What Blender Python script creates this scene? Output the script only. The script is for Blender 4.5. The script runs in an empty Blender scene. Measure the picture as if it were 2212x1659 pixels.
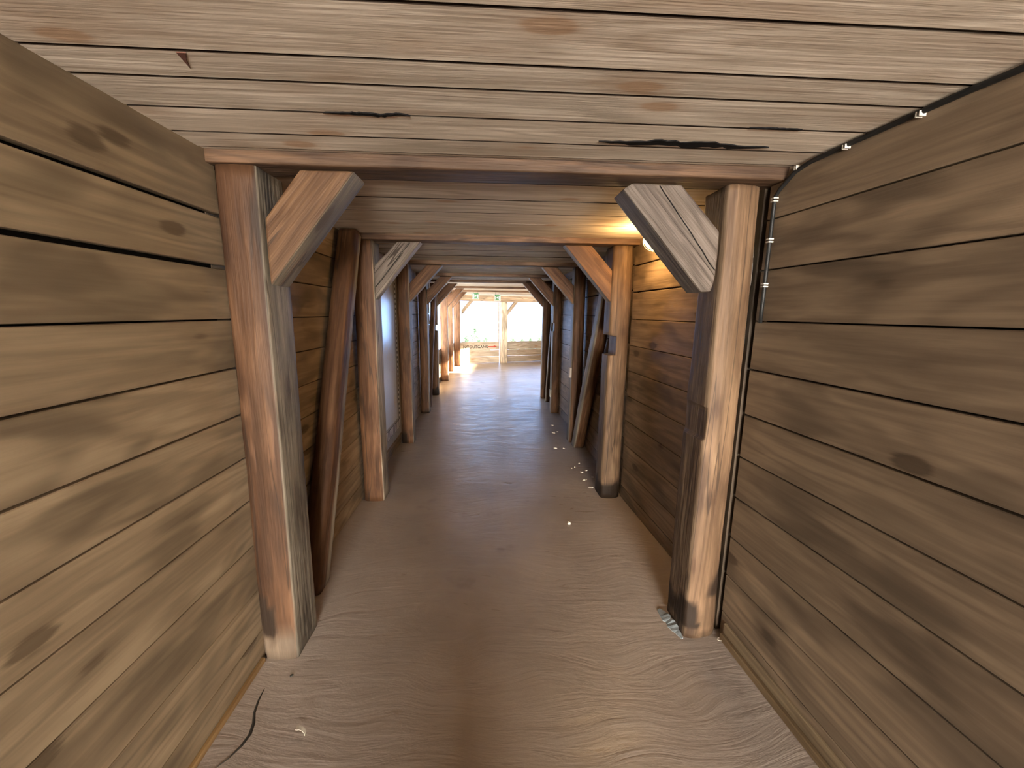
import bpy, bmesh, math, random
from mathutils import Vector, Matrix, noise

C = bpy.context.scene
COL = C.collection
rnd = random.Random(11)

# ------------------------------------------------------------------ materials
def new_mat(name):
    m = bpy.data.materials.new(name); m.use_nodes = True
    nt = m.node_tree; nt.nodes.clear()
    out = nt.nodes.new('ShaderNodeOutputMaterial')
    b = nt.nodes.new('ShaderNodeBsdfPrincipled')
    nt.links.new(b.outputs[0], out.inputs[0])
    return m, nt, b

class G:
    """tiny node-graph helper"""
    def __init__(s, nt): s.nt = nt
    def n(s, t, **kw):
        nd = s.nt.nodes.new(t)
        for k, v in kw.items(): setattr(nd, k, v)
        return nd
    def put(s, sock, v):
        if hasattr(v, 'node'): s.nt.links.new(v, sock)
        else: sock.default_value = v
    def attr(s, name, out='Fac'):
        return s.n('ShaderNodeAttribute', attribute_name=name).outputs[out]
    def vmul(s, v, sc):
        nd = s.n('ShaderNodeVectorMath', operation='MULTIPLY'); s.put(nd.inputs[0], v); s.put(nd.inputs[1], sc); return nd.outputs[0]
    def vadd(s, v, sc):
        nd = s.n('ShaderNodeVectorMath', operation='ADD'); s.put(nd.inputs[0], v); s.put(nd.inputs[1], sc); return nd.outputs[0]
    def noise(s, v, scale=1, detail=3, rough=.55, dist=0):
        nd = s.n('ShaderNodeTexNoise'); s.put(nd.inputs['Vector'], v)
        nd.inputs['Scale'].default_value = scale; nd.inputs['Detail'].default_value = detail
        nd.inputs['Roughness'].default_value = rough; nd.inputs['Distortion'].default_value = dist
        return nd.outputs[0]
    def voro(s, v, scale=1):
        nd = s.n('ShaderNodeTexVoronoi'); s.put(nd.inputs['Vector'], v); nd.inputs['Scale'].default_value = scale
        return nd.outputs['Distance']
    def m(s, op, a, b=0.0, c=0.0):
        nd = s.n('ShaderNodeMath', operation=op); s.put(nd.inputs[0], a); s.put(nd.inputs[1], b); s.put(nd.inputs[2], c); return nd.outputs[0]
    def step(s, v, a, b, lo=0.0, hi=1.0):
        nd = s.n('ShaderNodeMapRange', interpolation_type='SMOOTHSTEP'); s.put(nd.inputs[0], v)
        for i, x in enumerate((a, b, lo, hi)): s.put(nd.inputs[i + 1], x)
        return nd.outputs[0]
    def mix(s, f, a, b, mode='MIX'):
        nd = s.n('ShaderNodeMix', data_type='RGBA', blend_type=mode); s.put(nd.inputs[0], f); s.put(nd.inputs[6], a); s.put(nd.inputs[7], b); return nd.outputs[2]
    def bump(s, h, strength, dist):
        nd = s.n('ShaderNodeBump'); s.put(nd.inputs['Height'], h); nd.inputs['Strength'].default_value = strength; nd.inputs['Distance'].default_value = dist
        return nd.outputs[0]

def c4(r, g, b): return (r, g, b, 1)

def wood(name, dark, light, weathered, stain=(.05, .032, .02), blotch=.6, knots=.8, ring=.35, rough=.62, fine_sc=60, bump=.3, blotch_sc=(5, 5, .9), spec=.3, scuff=0, crack=0, fw=.55):
    m, nt, b = new_mat(name); g = G(nt)
    A = g.attr('grain', 'Vector')
    fine = g.noise(g.vmul(A, (fine_sc, fine_sc, 2.6)), 1, 3, .62)
    med = g.noise(g.vmul(A, (13, 13, 1.9)), 1, 3, .55, .6)
    low = g.noise(g.vmul(A, (4.2, 4.2, .45)), 1, 2, .5, .3)
    rings = g.m('MULTIPLY_ADD', g.m('SINE', g.m('MULTIPLY', low, 75)), .5, .5)
    rings = g.m('MULTIPLY', g.m('POWER', rings, 2.2), g.step(med, .35, .6))
    t = g.m('ADD', g.m('MULTIPLY', fine, fw), g.m('MULTIPLY', med, 1.3 - fw))
    t = g.m('SUBTRACT', t, g.m('MULTIPLY', rings, ring * .55))
    t = g.step(t, .38, .92)
    col = g.mix(t, c4(*dark), c4(*light))
    wcol = g.mix(t, c4(*[w * .55 for w in weathered]), c4(*[w * 1.25 for w in weathered]))
    col = g.mix(g.attr('tint'), col, wcol)  # weathered tone; also carries painted light on brace and prop edges
    # water and soot blotches of the boards themselves
    bl = g.step(g.m('ADD', g.noise(g.vmul(A, blotch_sc), 1, 2, .6, .4), g.m('MULTIPLY', fine, .06)), .52, .70)
    col = g.mix(g.m('MULTIPLY', bl, blotch), col, g.mix(.62, col, c4(*stain)))
    # knots
    kd = g.voro(g.vadd(g.vmul(A, (5.2, 5.2, 2.3)), (.31, .77, .12)))
    kd = g.m('ADD', kd, g.m('MULTIPLY', fine, .10))
    kn = g.m('ADD', g.m('MULTIPLY', g.step(kd, .15, .21, 1, 0), .75), g.m('MULTIPLY', g.step(kd, .16, .38, 1, 0), .3))
    col = g.mix(g.m('MULTIPLY', kn, knots * .75), col, c4(stain[0] * 1.2, stain[1] * 1.1, stain[2]))
    if scuff:
        sf = g.step(g.m('ADD', g.m('MULTIPLY', fine, .6), g.m('MULTIPLY', g.noise(g.vmul(A, (26, 26, 5)), 1, 2), .6)), .66, .8)
        col = g.mix(g.m('MULTIPLY', sf, scuff), col, c4(*[min(.75, x * 1.5 + .03) for x in light]))
    ck = 0
    if crack:
        cn = g.noise(g.vmul(A, (11, 11, .35)), 1, 2, .5, .1)
        ck = g.m('MULTIPLY', g.step(g.m('ABSOLUTE', g.m('SUBTRACT', cn, .56)), .003, .009, 1, 0), crack)
        col = g.mix(ck, col, c4(.03, .018, .012))
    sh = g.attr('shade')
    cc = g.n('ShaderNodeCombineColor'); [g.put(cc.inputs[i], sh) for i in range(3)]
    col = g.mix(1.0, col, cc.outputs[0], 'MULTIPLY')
    st = g.m('MULTIPLY', g.attr('stain'), g.step(g.m('ADD', med, g.m('MULTIPLY', fine, .5)), .45, .8, .75, 1.0))
    st = g.m('MINIMUM', g.m('MULTIPLY', st, 1.4), 1.0)
    col = g.mix(st, col, c4(.022, .013, .008))
    g.put(b.inputs['Base Color'], col)
    b.inputs['Roughness'].default_value = rough
    b.inputs['Specular IOR Level'].default_value = spec
    h = fine
    g.put(b.inputs['Normal'], g.bump(h, bump, .006))
    return m

def plain(name, col, rough=.5, metal=0, spec=.5, bump=0, nsc=40):
    m, nt, b = new_mat(name); g = G(nt)
    tc = g.n('ShaderNodeTexCoord').outputs['Object']
    nz = g.noise(tc, nsc, 4)
    g.put(b.inputs['Base Color'], g.mix(g.step(nz, .3, .7), c4(*[x * .8 for x in col]), c4(*[min(1, x * 1.12) for x in col])))
    b.inputs['Roughness'].default_value = rough; b.inputs['Metallic'].default_value = metal
    b.inputs['Specular IOR Level'].default_value = spec
    if bump: g.put(b.inputs['Normal'], g.bump(nz, bump, .004))
    return m

M = {}
M['wall'] = wood('wall_boards', (.175, .122, .075), (.33, .24, .15), (.3, .27, .21), stain=(.05, .035, .021), blotch=.8, knots=1., ring=.35, blotch_sc=(6, 6, 2.0), fw=.35, spec=.28, rough=.52)
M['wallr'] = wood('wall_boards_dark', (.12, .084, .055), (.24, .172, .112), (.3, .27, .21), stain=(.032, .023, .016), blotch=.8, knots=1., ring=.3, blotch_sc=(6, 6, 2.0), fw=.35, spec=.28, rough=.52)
M['ceil'] = wood('ceiling_boards', (.47, .385, .30), (.72, .62, .515), (.56, .51, .42), stain=(.32, .215, .14), blotch=.65, knots=1., ring=.5, blotch_sc=(7, 7, 1.6), fw=.45, spec=.15, rough=.7)
M['timber'] = wood('hewn_timber', (.066, .027, .012), (.205, .099, .047), (.43, .365, .275), stain=(.035, .016, .009), blotch=.8, knots=.5, ring=.25, fine_sc=42, bump=.9, blotch_sc=(9, 9, 2.6), scuff=.35, crack=.6, spec=.22, rough=.6)
M['tan'] = wood('tan_timber', (.095, .052, .028), (.290, .178, .102), (.22, .15, .095), stain=(.048, .022, .013), blotch=.9, knots=.6, ring=.25, fine_sc=42, bump=.9, blotch_sc=(8, 8, 2.2), scuff=.2, crack=.6, spec=.22, rough=.6)
M['grey'] = wood('grey_timber', (.089, .064, .050), (.219, .171, .138), (.40, .345, .27), stain=(.046, .032, .024), blotch=.8, knots=.6, ring=.35, fine_sc=55, bump=.8, blotch_sc=(10, 10, 2.2), scuff=.25, crack=.9, spec=.22, rough=.6)
M['orange'] = wood('orange_timber', (.085, .038, .017), (.222, .117, .056), (.40, .34, .25), stain=(.041, .018, .011), blotch=.9, knots=.7, ring=.3, bump=.7, scuff=.35, crack=.6, spec=.22, rough=.6)
M['strip'] = wood('strip_wood', (.16, .10, .05), (.38, .26, .14), (.3, .25, .18), blotch=.7, ring=.2)
M['stripo'] = wood('strip_wood_orange', (.25, .13, .045), (.50, .31, .13), (.3, .25, .18), blotch=.6, ring=.2)
M['back'] = plain('dark_cavity', (.012, .01, .008), .95, spec=.05)
M['char'] = plain('charred_wood', (.008, .007, .007), .9, spec=.1, bump=.6, nsc=90)
M['rubber'] = plain('black_cable', (.012, .012, .012), .5, spec=.3)
M['white'] = plain('white_plastic', (.5, .47, .42), .5)
M['metal'] = plain('grey_metal', (.22, .21, .2), .45, .8)
M['chip'] = plain('pale_chip', (.5, .45, .37), .7)
M['scrap'] = plain('pale_scrap', (.19, .215, .23), .6, bump=.3)
M['pebble'] = plain('pebble', (.7, .68, .62), .7)
M['green'] = plain('sign_green', (.05, .20, .07), .4)
M['signw'] = plain('sign_white', (.85, .85, .80), .4)
M['redp'] = plain('red_paint', (.45, .06, .03), .7)
M['inkp'] = plain('brown_paint', (.035, .024, .018), .8)
M['black'] = plain('black_ink', (.02, .018, .015), .5)
M['leaf'] = plain('tree_leaves', (.17, .26, .19), .8, nsc=3)  # green paled so the colour carries the outdoor haze
M['bark'] = plain('tree_bark', (.1, .07, .05), .9)
M['grass'] = plain('hill_grass', (.14, .17, .07), .9, nsc=.5)
M['gravel'] = plain('gravel', (.42, .37, .32), .9, nsc=12)

def floor_mat():
    m, nt, b = new_mat('troweled_concrete'); g = G(nt)
    P = g.n('ShaderNodeTexCoord').outputs['Object']
    warp = g.n('ShaderNodeTexNoise'); g.put(warp.inputs['Vector'], P); warp.inputs['Scale'].default_value = 1.1; warp.inputs['Detail'].default_value = 2
    wv = g.vadd(P, g.vmul(g.vadd(warp.outputs['Color'], (-.5, -.5, -.5)), (.5, .5, 0)))
    sw = g.noise(g.vmul(wv, (2.2, 15, 1)), 1, 5, .62, 1.1)
    sw2 = g.noise(g.vmul(wv, (7, 30, 1)), 1, 4, .6, .8)
    big = g.noise(P, 1.3, 3, .5)
    grit = g.noise(P, 170, 2, .7)
    col = g.mix(g.step(big, .3, .7), c4(.29, .235, .20), c4(.385, .32, .272))
    col = g.mix(g.m('MULTIPLY', g.step(sw, .5, .72), .2), col, c4(.48, .41, .355))
    col = g.mix(g.m('MULTIPLY', g.step(sw2, .55, .75), .14), col, c4(.13, .09, .07))
    col = g.mix(g.m('MULTIPLY', g.step(g.noise(P, 3.3, 3), .6, .75), .35), col, c4(.12, .085, .075))
    col = g.mix(g.step(grit, .62, .72, 0, .35), col, c4(.4, .33, .27))
    g.put(b.inputs['Base Color'], col)
    g.put(b.inputs['Roughness'], g.step(sw, .3, .7, .27, .46))
    b.inputs['Specular IOR Level'].default_value = .5
    h = g.m('ADD', g.m('MULTIPLY', sw, .9), g.m('ADD', g.m('MULTIPLY', sw2, .35), g.m('MULTIPLY', grit, .08)))
    g.put(b.inputs['Normal'], g.bump(h, .22, .02))
    return m
M['floor'] = floor_mat()

def map_mat():
    m, nt, b = new_mat('map_sheet'); g = G(nt)
    P = g.n('ShaderNodeTexCoord').outputs['Object']
    land = g.step(g.noise(P, 2.6, 6, .6, .5), .5, .53)
    col = g.mix(land, c4(.62, .66, .66), c4(.66, .62, .5))
    con = g.step(g.m('FRACT', g.m('MULTIPLY', g.noise(P, 3.1, 5, .6), 14)), .0, .12, .25, 0)
    col = g.mix(con, col, c4(.25, .25, .24))
    g.put(b.inputs['Base Color'], col)
    b.inputs['Roughness'].default_value = .3
    b.inputs['Coat Weight'].default_value = .6; b.inputs['Coat Roughness'].default_value = .22
    return m
M['map'] = map_mat()

def glow_mat(name, col, strength):
    m, nt, b = new_mat(name)
    b.inputs['Base Color'].default_value = c4(*col)
    b.inputs['Emission Color'].default_value = c4(*col); b.inputs['Emission Strength'].default_value = strength
    return m
M['bulb'] = glow_mat('lit_bulb', (1, .66, .22), 12)
M['globe'] = plain('dull_glass', (.5, .5, .45), .25)

# ------------------------------------------------------------------ mesh building
class MB:
    def __init__(s): s.v = []; s.f = []; s.g = []; s.t = []; s.st = []; s.sh = []; s.sm = []
    def vert(s, p, grain=(0, 0, 0), tint=0., stain=0., shade=1.):
        s.v.append(tuple(p)); s.g.append(tuple(grain)); s.t.append(tint); s.st.append(stain); s.sh.append(shade); return len(s.v) - 1
    def face(s, idx, smooth=False): s.f.append(tuple(idx)); s.sm.append(smooth)
    def box(s, c0, c1, tint=0, shade=1.):
        x0, y0, z0 = c0; x1, y1, z1 = c1
        o = (rnd.uniform(0, 50), rnd.uniform(0, 50), rnd.uniform(0, 50))
        i = [s.vert(p, (p[0] + o[0], p[1] + o[1], p[2] + o[2]), tint, 0, shade) for p in
             [(x0, y0, z0), (x1, y0, z0), (x1, y1, z0), (x0, y1, z0), (x0, y0, z1), (x1, y0, z1), (x1, y1, z1), (x0, y1, z1)]]
        for q in ((3, 2, 1, 0), (4, 5, 6, 7), (0, 1, 5, 4), (1, 2, 6, 5), (2, 3, 7, 6), (3, 0, 4, 7)): s.face([i[k] for k in q])
    def board(s, A, B, up, nrm, w, th, ch=.003, shade=None, tint=0., edge=0.):
        """a plank from A to B (lower front edge), height w along up, thickness th against nrm"""
        A, B, up, nrm = Vector(A), Vector(B), Vector(up), Vector(nrm)
        L = (B - A).length
        if shade is None: shade = rnd.uniform(.82, 1.15)
        o = Vector((rnd.uniform(0, 90), rnd.uniform(0, 90), rnd.uniform(0, 90)))
        prof = [(ch, 0), (w - ch, 0), (w, -ch), (w, -th), (0, -th), (0, -ch)]
        rings = []
        for P, l in ((A, 0), (B, L)):
            rings.append([s.vert(P + up * a + nrm * b, (o.x + b, o.y + a, o.z + l), tint, 0, shade) for a, b in prof])
        n = len(prof); r0, r1 = rings
        # orientation
        d = (B - A).normalized(); flip = d.cross(up).dot(nrm) > 0
        for k in range(n):
            q = [r0[k], r0[(k + 1) % n], r1[(k + 1) % n], r1[k]]
            if edge and k != 0:            # grimy sawn edges
                q = [s.vert(s.v[i], s.g[i], tint, edge, shade) for i in q]
            s.face(q if not flip else q[::-1])
        s.face(r0 if flip else r0[::-1]); s.face(r1[::-1] if flip else r1)
    def build(s, name, mat, parent=None, origin=None, props=None, fix=True):
        me = bpy.data.meshes.new(name)
        o3 = Vector(origin) if origin is not None else Vector((0, 0, 0))
        me.from_pydata([tuple(Vector(p) - o3) for p in s.v], [], s.f); me.update()
        if fix:
            bm = bmesh.new(); bm.from_mesh(me); bmesh.ops.recalc_face_normals(bm, faces=bm.faces); bm.to_mesh(me); bm.free()
        a = me.attributes.new('grain', 'FLOAT_VECTOR', 'POINT'); a.data.foreach_set('vector', [x for p in s.g for x in p])
        for nm, arr in (('tint', s.t), ('stain', s.st), ('shade', s.sh)):
            a = me.attributes.new(nm, 'FLOAT', 'POINT'); a.data.foreach_set('value', arr)
        me.polygons.foreach_set('use_smooth', s.sm)
        me.materials.append(M[mat] if isinstance(mat, str) else mat)
        o = bpy.data.objects.new(name, me); COL.objects.link(o)
        if parent is not None:
            o.parent = parent; o.location = o3 - Vector(parent.location)
        else: o.location = o3
        if props: tag(o, **props)
        return o

def tag(o, label=None, cat=None, group=None, kind='thing'):
    if label: o['label'] = label
    if cat: o['category'] = cat
    if group: o['group'] = group
    if kind: o['kind'] = kind
    return o
def thing(name, loc, label, cat, group=None):
    o = bpy.data.objects.new(name, None); o.empty_display_size = .1; COL.objects.link(o); o.location = loc
    return tag(o, label, cat, group)
def structure(mb, name, mat, parent=None, label=None):
    o = mb.build(name, mat, parent); o['kind'] = 'structure'
    if label: o['label'] = label
    return o

def rrect(w, d, radii, bulge=0., n=4, m=3):
    """rounded rectangle, front edge at b = -d/2; radii: front-left, front-right, back-right, back-left"""
    pts = []
    cs = [(-w / 2, -d / 2, 1, 1, 180), (w / 2, -d / 2, -1, 1, 270), (w / 2, d / 2, -1, -1, 0), (-w / 2, d / 2, 1, -1, 90)]
    for k, (cx, cy, sx, sy, a0) in enumerate(cs):
        r = radii[k]
        for i in range(n + 1):
            a = math.radians(a0 + 90 * i / n)
            pts.append([cx + sx * r + r * math.cos(a), cy + sy * r + r * math.sin(a)])
        # straight stretch to the next corner
        nx = cs[(k + 1) % 4]; rn = radii[(k + 1) % 4]
        a = math.radians(a0 + 90)
        p = pts[-1]
        q = [nx[0] + nx[2] * rn + rn * math.cos(a), nx[1] + nx[3] * rn + rn * math.sin(a)]
        for i in range(1, m + 1):
            f = i / (m + 1); z = [p[0] + (q[0] - p[0]) * f, p[1] + (q[1] - p[1]) * f]
            if k == 0: z[1] -= bulge * 4 * f * (1 - f)
            pts.append(z)
    return pts

def timber(p0, p1, u, sec, rows=40, wob=.004, seed=0, tintfn=None, stainfn=None, modfn=None, shade=1., extra=(), scale0=1., scale1=1., mb=None):
    mb = mb or MB()
    p0, p1, u = Vector(p0), Vector(p1), Vector(u).normalized()
    ax = (p1 - p0); L = ax.length; ax.normalize()
    v = ax.cross(u).normalized(); u = v.cross(ax)
    ts = sorted(set([i / rows for i in range(rows + 1)] + [e / L for e in extra if 0 < e < L]))
    o = Vector((seed * 3.7 % 60, seed * 7.3 % 60, seed * 11.9 % 60))
    R = []
    for t in ts:
        l = t * L; r = []
        sc = scale0 + (scale1 - scale0) * t
        for a, b in sec:
            a1, b1 = a * sc, b * sc
            k = noise.noise(Vector((a * 9 + seed, b * 9, l * 2.2))) * wob + noise.noise(Vector((a * 30, b * 30 + seed, l * 9))) * wob * .45
            n2 = math.hypot(a1, b1) or 1
            a1 += a1 / n2 * k; b1 += b1 / n2 * k
            # slow wander of the whole log
            a1 += noise.noise(Vector((seed, 3.3, l * .9))) * wob * 1.2
            if modfn: a1, b1 = modfn(a1, b1, l)
            P = p0 + u * a1 + v * b1 + ax * l
            r.append(mb.vert(P, (o.x + a, o.y + b, o.z + l), tintfn(a, b, l) if tintfn else 0, stainfn(a, b, l) if stainfn else 0, shade))
        R.append(r)
    n = len(sec)
    for i in range(len(R) - 1):
        for k in range(n): mb.face((R[i][k], R[i][(k + 1) % n], R[i + 1][(k + 1) % n], R[i + 1][k]), True)
    mb.face(R[0][::-1]); mb.face(R[-1])
    return mb

def prism(poly, y0, y1, axis, seed, bev=.008, wob=.003, tint_under=.8, shade=1., cuts=9):
    """polygon in x,z pushed from y0 to y1; grain runs along axis (x,z)"""
    bm = bmesh.new()
    f0 = [bm.verts.new((x, y0, z)) for x, z in poly]; f1 = [bm.verts.new((x, y1, z)) for x, z in poly]
    n = len(poly)
    bm.faces.new(f0); bm.faces.new(f1[::-1])
    for k in range(n): bm.faces.new((f0[k], f0[(k + 1) % n], f1[(k + 1) % n], f1[k]))
    bmesh.ops.recalc_face_normals(bm, faces=bm.faces)
    bmesh.ops.bevel(bm, geom=list(bm.edges), offset=bev, segments=2, affect='EDGES', profile=.6)
    bmesh.ops.triangulate(bm, faces=[f for f in bm.faces if len(f.verts) > 4])
    for _ in range(3):
        long = [e for e in bm.edges if e.calc_length() > .035]
        if not long: break
        bmesh.ops.subdivide_edges(bm, edges=long, cuts=1, use_grid_fill=True)
        bmesh.ops.triangulate(bm, faces=[f for f in bm.faces if len(f.verts) > 4])
    bm.normal_update()
    ax = Vector((axis[0], 0, axis[1])).normalized(); ac = Vector((-ax.z, 0, ax.x))
    mb = MB(); idx = {}
    o = Vector((seed * 5.1 % 70, seed * 2.3 % 70, seed * 9.7 % 70))
    for v in bm.verts:
        p = v.co.copy(); a = p.dot(ac); l = p.dot(ax)
        k = noise.noise(Vector((a * 14, p.y * 14 + seed, l * 3.5))) * wob
        p += v.normal * k
        t = tint_under if v.normal.y > -.5 else 0  # faces off the front paled, painting lit undersides
        idx[v] = mb.vert(p, (o.x + p.y, o.y + a, o.z + l), t, 0, shade)
    for f in bm.faces: mb.face([idx[v] for v in f.verts], False)
    bm.free()
    return mb

# ------------------------------------------------------------------ the passage: floor, ceiling, walls
CZ = 2.04                      # underside of the ceiling boards
YB = -5.4                      # the open mouth behind the viewer
mb = MB()
mb.box((-1.5, YB - .05, -.12), (6.0, 14.6, 0)); structure(mb, 'floor', 'floor', label='brown trowelled concrete floor of the timber passage')

BEAMY = [1.555, 3.02, 4.47, 5.90, 7.02, 8.72, 10.2]
BEAMD = .145
mb = MB()
edges = [YB, -5.2, -5, -4.8, -4.6, -4.4, -4.2, -4, -3.8, -3.6, -3.4, -3.2, -3.0, -2.8, -2.6, -2.39, -2.2, -1.99, -1.78, -1.6, -1.4, -1.2, -1.02, -.82, -.6, -.42, -.2, 0, .21, .42, .62, .83, 1.0, 1.105, 1.255, 1.41, 1.53, BEAMY[0]]
def run(a, b, w):
    n = max(1, round((b - a) / w)); return [a + (b - a) * i / n for i in range(n + 1)]
spans = [edges, [BEAMY[0] + BEAMD, 1.83, 2.09, 2.35, 2.6, 2.83, BEAMY[1]]]
for i in range(1, 6): spans.append(run(BEAMY[i] + BEAMD, BEAMY[i + 1], .2))
spans.append(run(BEAMY[6] + BEAMD, 14.4, .2))
for sp in spans:
    for a, b in zip(sp[:-1], sp[1:]):
        wide = a > 7.0
        dz = rnd.choice((0, 0, 0, .003, .002, -.002)) if a > 1.1 or a < 0 else 0; gp = .007
        xr = 6.0 if wide else (1.75 if a < 1.5 else 1.3)
        tn = rnd.uniform(0, .25)
        mb.board((-1.35, a + gp / 2, CZ + dz), (xr, a + gp / 2, CZ + dz), (0, 1, 0), (0, 0, -1), b - a - gp, .026, .0012, rnd.uniform(.9, 1.08), tn, edge=.75 if rnd.random() < .72 else .15)
ceiling = structure(mb, 'ceiling', 'ceil', label='pale wooden board ceiling running across the passage')
mb = MB(); mb.box((-1.5, YB, 2.21), (6.1, 14.6, 2.3)); structure(mb, 'roof_slab', 'back', label='dark roof above the ceiling boards')

def board_wall(mb, A, B, n, edges, gaps=None, th=.028, shade=(.82, 1.15), tint=0.):
    for k in range(len(edges) - 1):
        z0, z1 = edges[k], edges[k + 1]
        g = gaps[k] if gaps and k < len(gaps) else .005
        mb.board((A[0], A[1], z0 + g / 2), (B[0], B[1], z0 + g / 2), (0, 0, 1), n, z1 - z0 - g, th, .0025, rnd.uniform(*shade), tint)

def nrm(A, B, sgn):
    d = Vector((B[0] - A[0], B[1] - A[1], 0)).normalized()
    return Vector((d.y, -d.x, 0)) * sgn
LE = [.0, .135, .325, .53, .727, .911, 1.09, 1.277, 1.462, 1.646, 1.838, 2.06]
RE = [.0, .12, .31, .50, .695, .885, 1.077, 1.275, 1.478, 1.68, 1.874, 2.06]
# left wall
mb = MB(); bk = MB()
LW = [((-.985, YB), (-.985, 1.60)), ((-1.03, 1.60), (-1.03, 3.10)), ((-1.03, 3.10), (-1.035, 4.55)), ((-1.04, 4.55), (-1.05, 5.98)), ((-1.06, 5.98), (-1.085, 7.34))]
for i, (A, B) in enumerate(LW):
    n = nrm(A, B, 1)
    board_wall(mb, A, B, n, LE, [.004, .004, .003, .005, .005, .006, .007, .006, .006, .026, .004] if i == 0 else None, shade=(.82, 1.15) if i == 0 else (1.1, 1.5))  # boards past the first frame lightened to stand in for missing light
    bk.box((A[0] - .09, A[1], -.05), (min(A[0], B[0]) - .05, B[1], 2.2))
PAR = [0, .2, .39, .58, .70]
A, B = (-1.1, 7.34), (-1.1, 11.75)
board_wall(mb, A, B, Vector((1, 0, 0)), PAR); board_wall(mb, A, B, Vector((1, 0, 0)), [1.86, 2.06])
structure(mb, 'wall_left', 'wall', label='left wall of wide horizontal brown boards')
structure(bk, 'wall_left_backing', 'back')
# right wall
mb = MB(); bk = MB()
RW = [((1.10 + .0571 * (1.64 - YB), YB), (1.10, 1.64)), ((1.165, 1.64), (1.085, 3.10)), ((1.095, 3.10), (1.075, 4.52)), ((1.085, 4.52), (1.03, 5.98)), ((1.06, 5.98), (1.05, 7.1))]
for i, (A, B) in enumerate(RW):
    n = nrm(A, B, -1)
    board_wall(mb, A, B, n, RE if i != 1 else [0, .1, .27, .46, .66, .86, 1.06, 1.26, 1.46, 1.66, 1.86, 2.06], [.004, .004, .005, .006, .005, .006, .008, .006, .005, .006, .004] if i == 0 else ([.004] * 9 + [.014, .004]), shade=(.82, 1.15) if i == 0 else (1.15, 1.6))  # right boards deeper in carry the same painted lift in brightness
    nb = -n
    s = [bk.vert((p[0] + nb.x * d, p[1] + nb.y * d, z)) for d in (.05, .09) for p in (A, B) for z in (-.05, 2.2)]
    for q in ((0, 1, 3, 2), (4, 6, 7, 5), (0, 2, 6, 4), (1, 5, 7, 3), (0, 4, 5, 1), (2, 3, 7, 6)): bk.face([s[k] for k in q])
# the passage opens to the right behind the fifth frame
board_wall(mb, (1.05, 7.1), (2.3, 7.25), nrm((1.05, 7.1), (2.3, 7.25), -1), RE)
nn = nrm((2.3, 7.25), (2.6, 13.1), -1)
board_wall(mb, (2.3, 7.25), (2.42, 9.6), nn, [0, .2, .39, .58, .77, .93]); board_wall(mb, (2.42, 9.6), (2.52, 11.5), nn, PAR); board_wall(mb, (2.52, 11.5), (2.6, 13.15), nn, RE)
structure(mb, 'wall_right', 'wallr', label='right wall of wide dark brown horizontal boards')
structure(bk, 'wall_right_backing', 'back')

# far wall, turned about 20 degrees, with two open look-outs above a boarded parapet
E0 = Vector((.282, 12.22, 0)); ED = Vector((.942, .335, 0)).normalized(); EN = Vector((ED.y, -ED.x, 0))
def ept(s, z, off=0): return E0 + ED * s + EN * off + Vector((0, 0, z))
mb = MB()
for s0, s1 in ((-1.5, -.02), (.18, 2.42)):
    for z0, z1 in ((0, .195), (.195, .39), (.39, .585)):
        mb.board(ept(s0, z0 + .004), ept(s1, z0 + .004), (0, 0, 1), EN, z1 - z0 - .006, .03, .003, rnd.uniform(.95, 1.15), .45)
    mb.board(ept(s0, .587, .03), ept(s1, .587, .03), (0, 0, 1), EN, .03, .10, .003, .8, .2)
wall_far = structure(mb, 'wall_far', 'ceil', label='boarded parapet of the far wall with a painted direction')
for i, (s0, s1) in enumerate(((-1.36, -.02), (.18, 2.42))):
    mb = MB()
    for z in (.6185,):
        mb.board(ept(s0, z, .0), ept(s1, z, .0), (0, 0, 1), EN, .02, .04, .002, .9, .4)
    for s in (s0, s1 - .03):
        mb.board(ept(s, .64, 0), ept(s + .03, .64, 0), (0, 0, 1), EN, 1.16, .03, .002, .9, .4)
    o = structure(mb, 'window_%d' % (i + 1), 'ceil', label=('left' if i == 0 else 'right') + ' open look-out in the far wall, blown out by daylight')
# writing on the top board
def text_mesh(body, size, name, mat, parent, s, z):
    cu = bpy.data.curves.new('tmp', 'FONT'); cu.body = body; cu.size = size; cu.extrude = .001; cu.offset = .0025; cu.align_x = 'CENTER'; cu.align_y = 'CENTER'
    to = bpy.data.objects.new('tmp', cu); COL.objects.link(to)
    bpy.context.view_layer.update()
    me = bpy.data.meshes.new_from_object(to.evaluated_get(bpy.context.evaluated_depsgraph_get()))
    bpy.data.objects.remove(to); me.name = name
    rot = Matrix((ED, Vector((0, 0, 1)), EN)).transposed()
    for v in me.vertices: v.co = ept(s, z, .0025) + rot @ v.co
    me.materials.clear(); me.materials.append(M[mat])
    o = bpy.data.objects.new(name, me); COL.objects.link(o); o.parent = parent
    return o
text_mesh('NØDUTGANG', .118, 'painted_lettering', 'inkp', wall_far, -.76, .489)
mb = MB()
ar = [(-.30, .478), (-.11, .478), (-.11, .455), (.0, .492), (-.11, .529), (-.11, .506), (-.30, .506)]
i0 = [mb.vert(ept(s - .09, z, .0012)) for s, z in ar]; i1 = [mb.vert(ept(s - .09, z, .0035)) for s, z in ar]
for q in ((0, 1, 5, 6), (2, 3, 4), (1, 2, 4, 5)):
    mb.face([i1[k] for k in q]); mb.face([i0[k] for k in q][::-1])
for k in range(7): mb.face((i0[k], i0[(k + 1) % 7], i1[(k + 1) % 7], i1[k]))
mb.build('painted_arrow', 'redp', wall_far)

mb = MB(); mb.box((1.093, 1.665, 0), (1.155, 1.70, 2.035), 0, .35); structure(mb, 'gap_shade_strip', 'wallr', label='added dark strip painting the shaded gap behind the nearest right post')  # filler added, its low tone paints the shade of the gap
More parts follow.
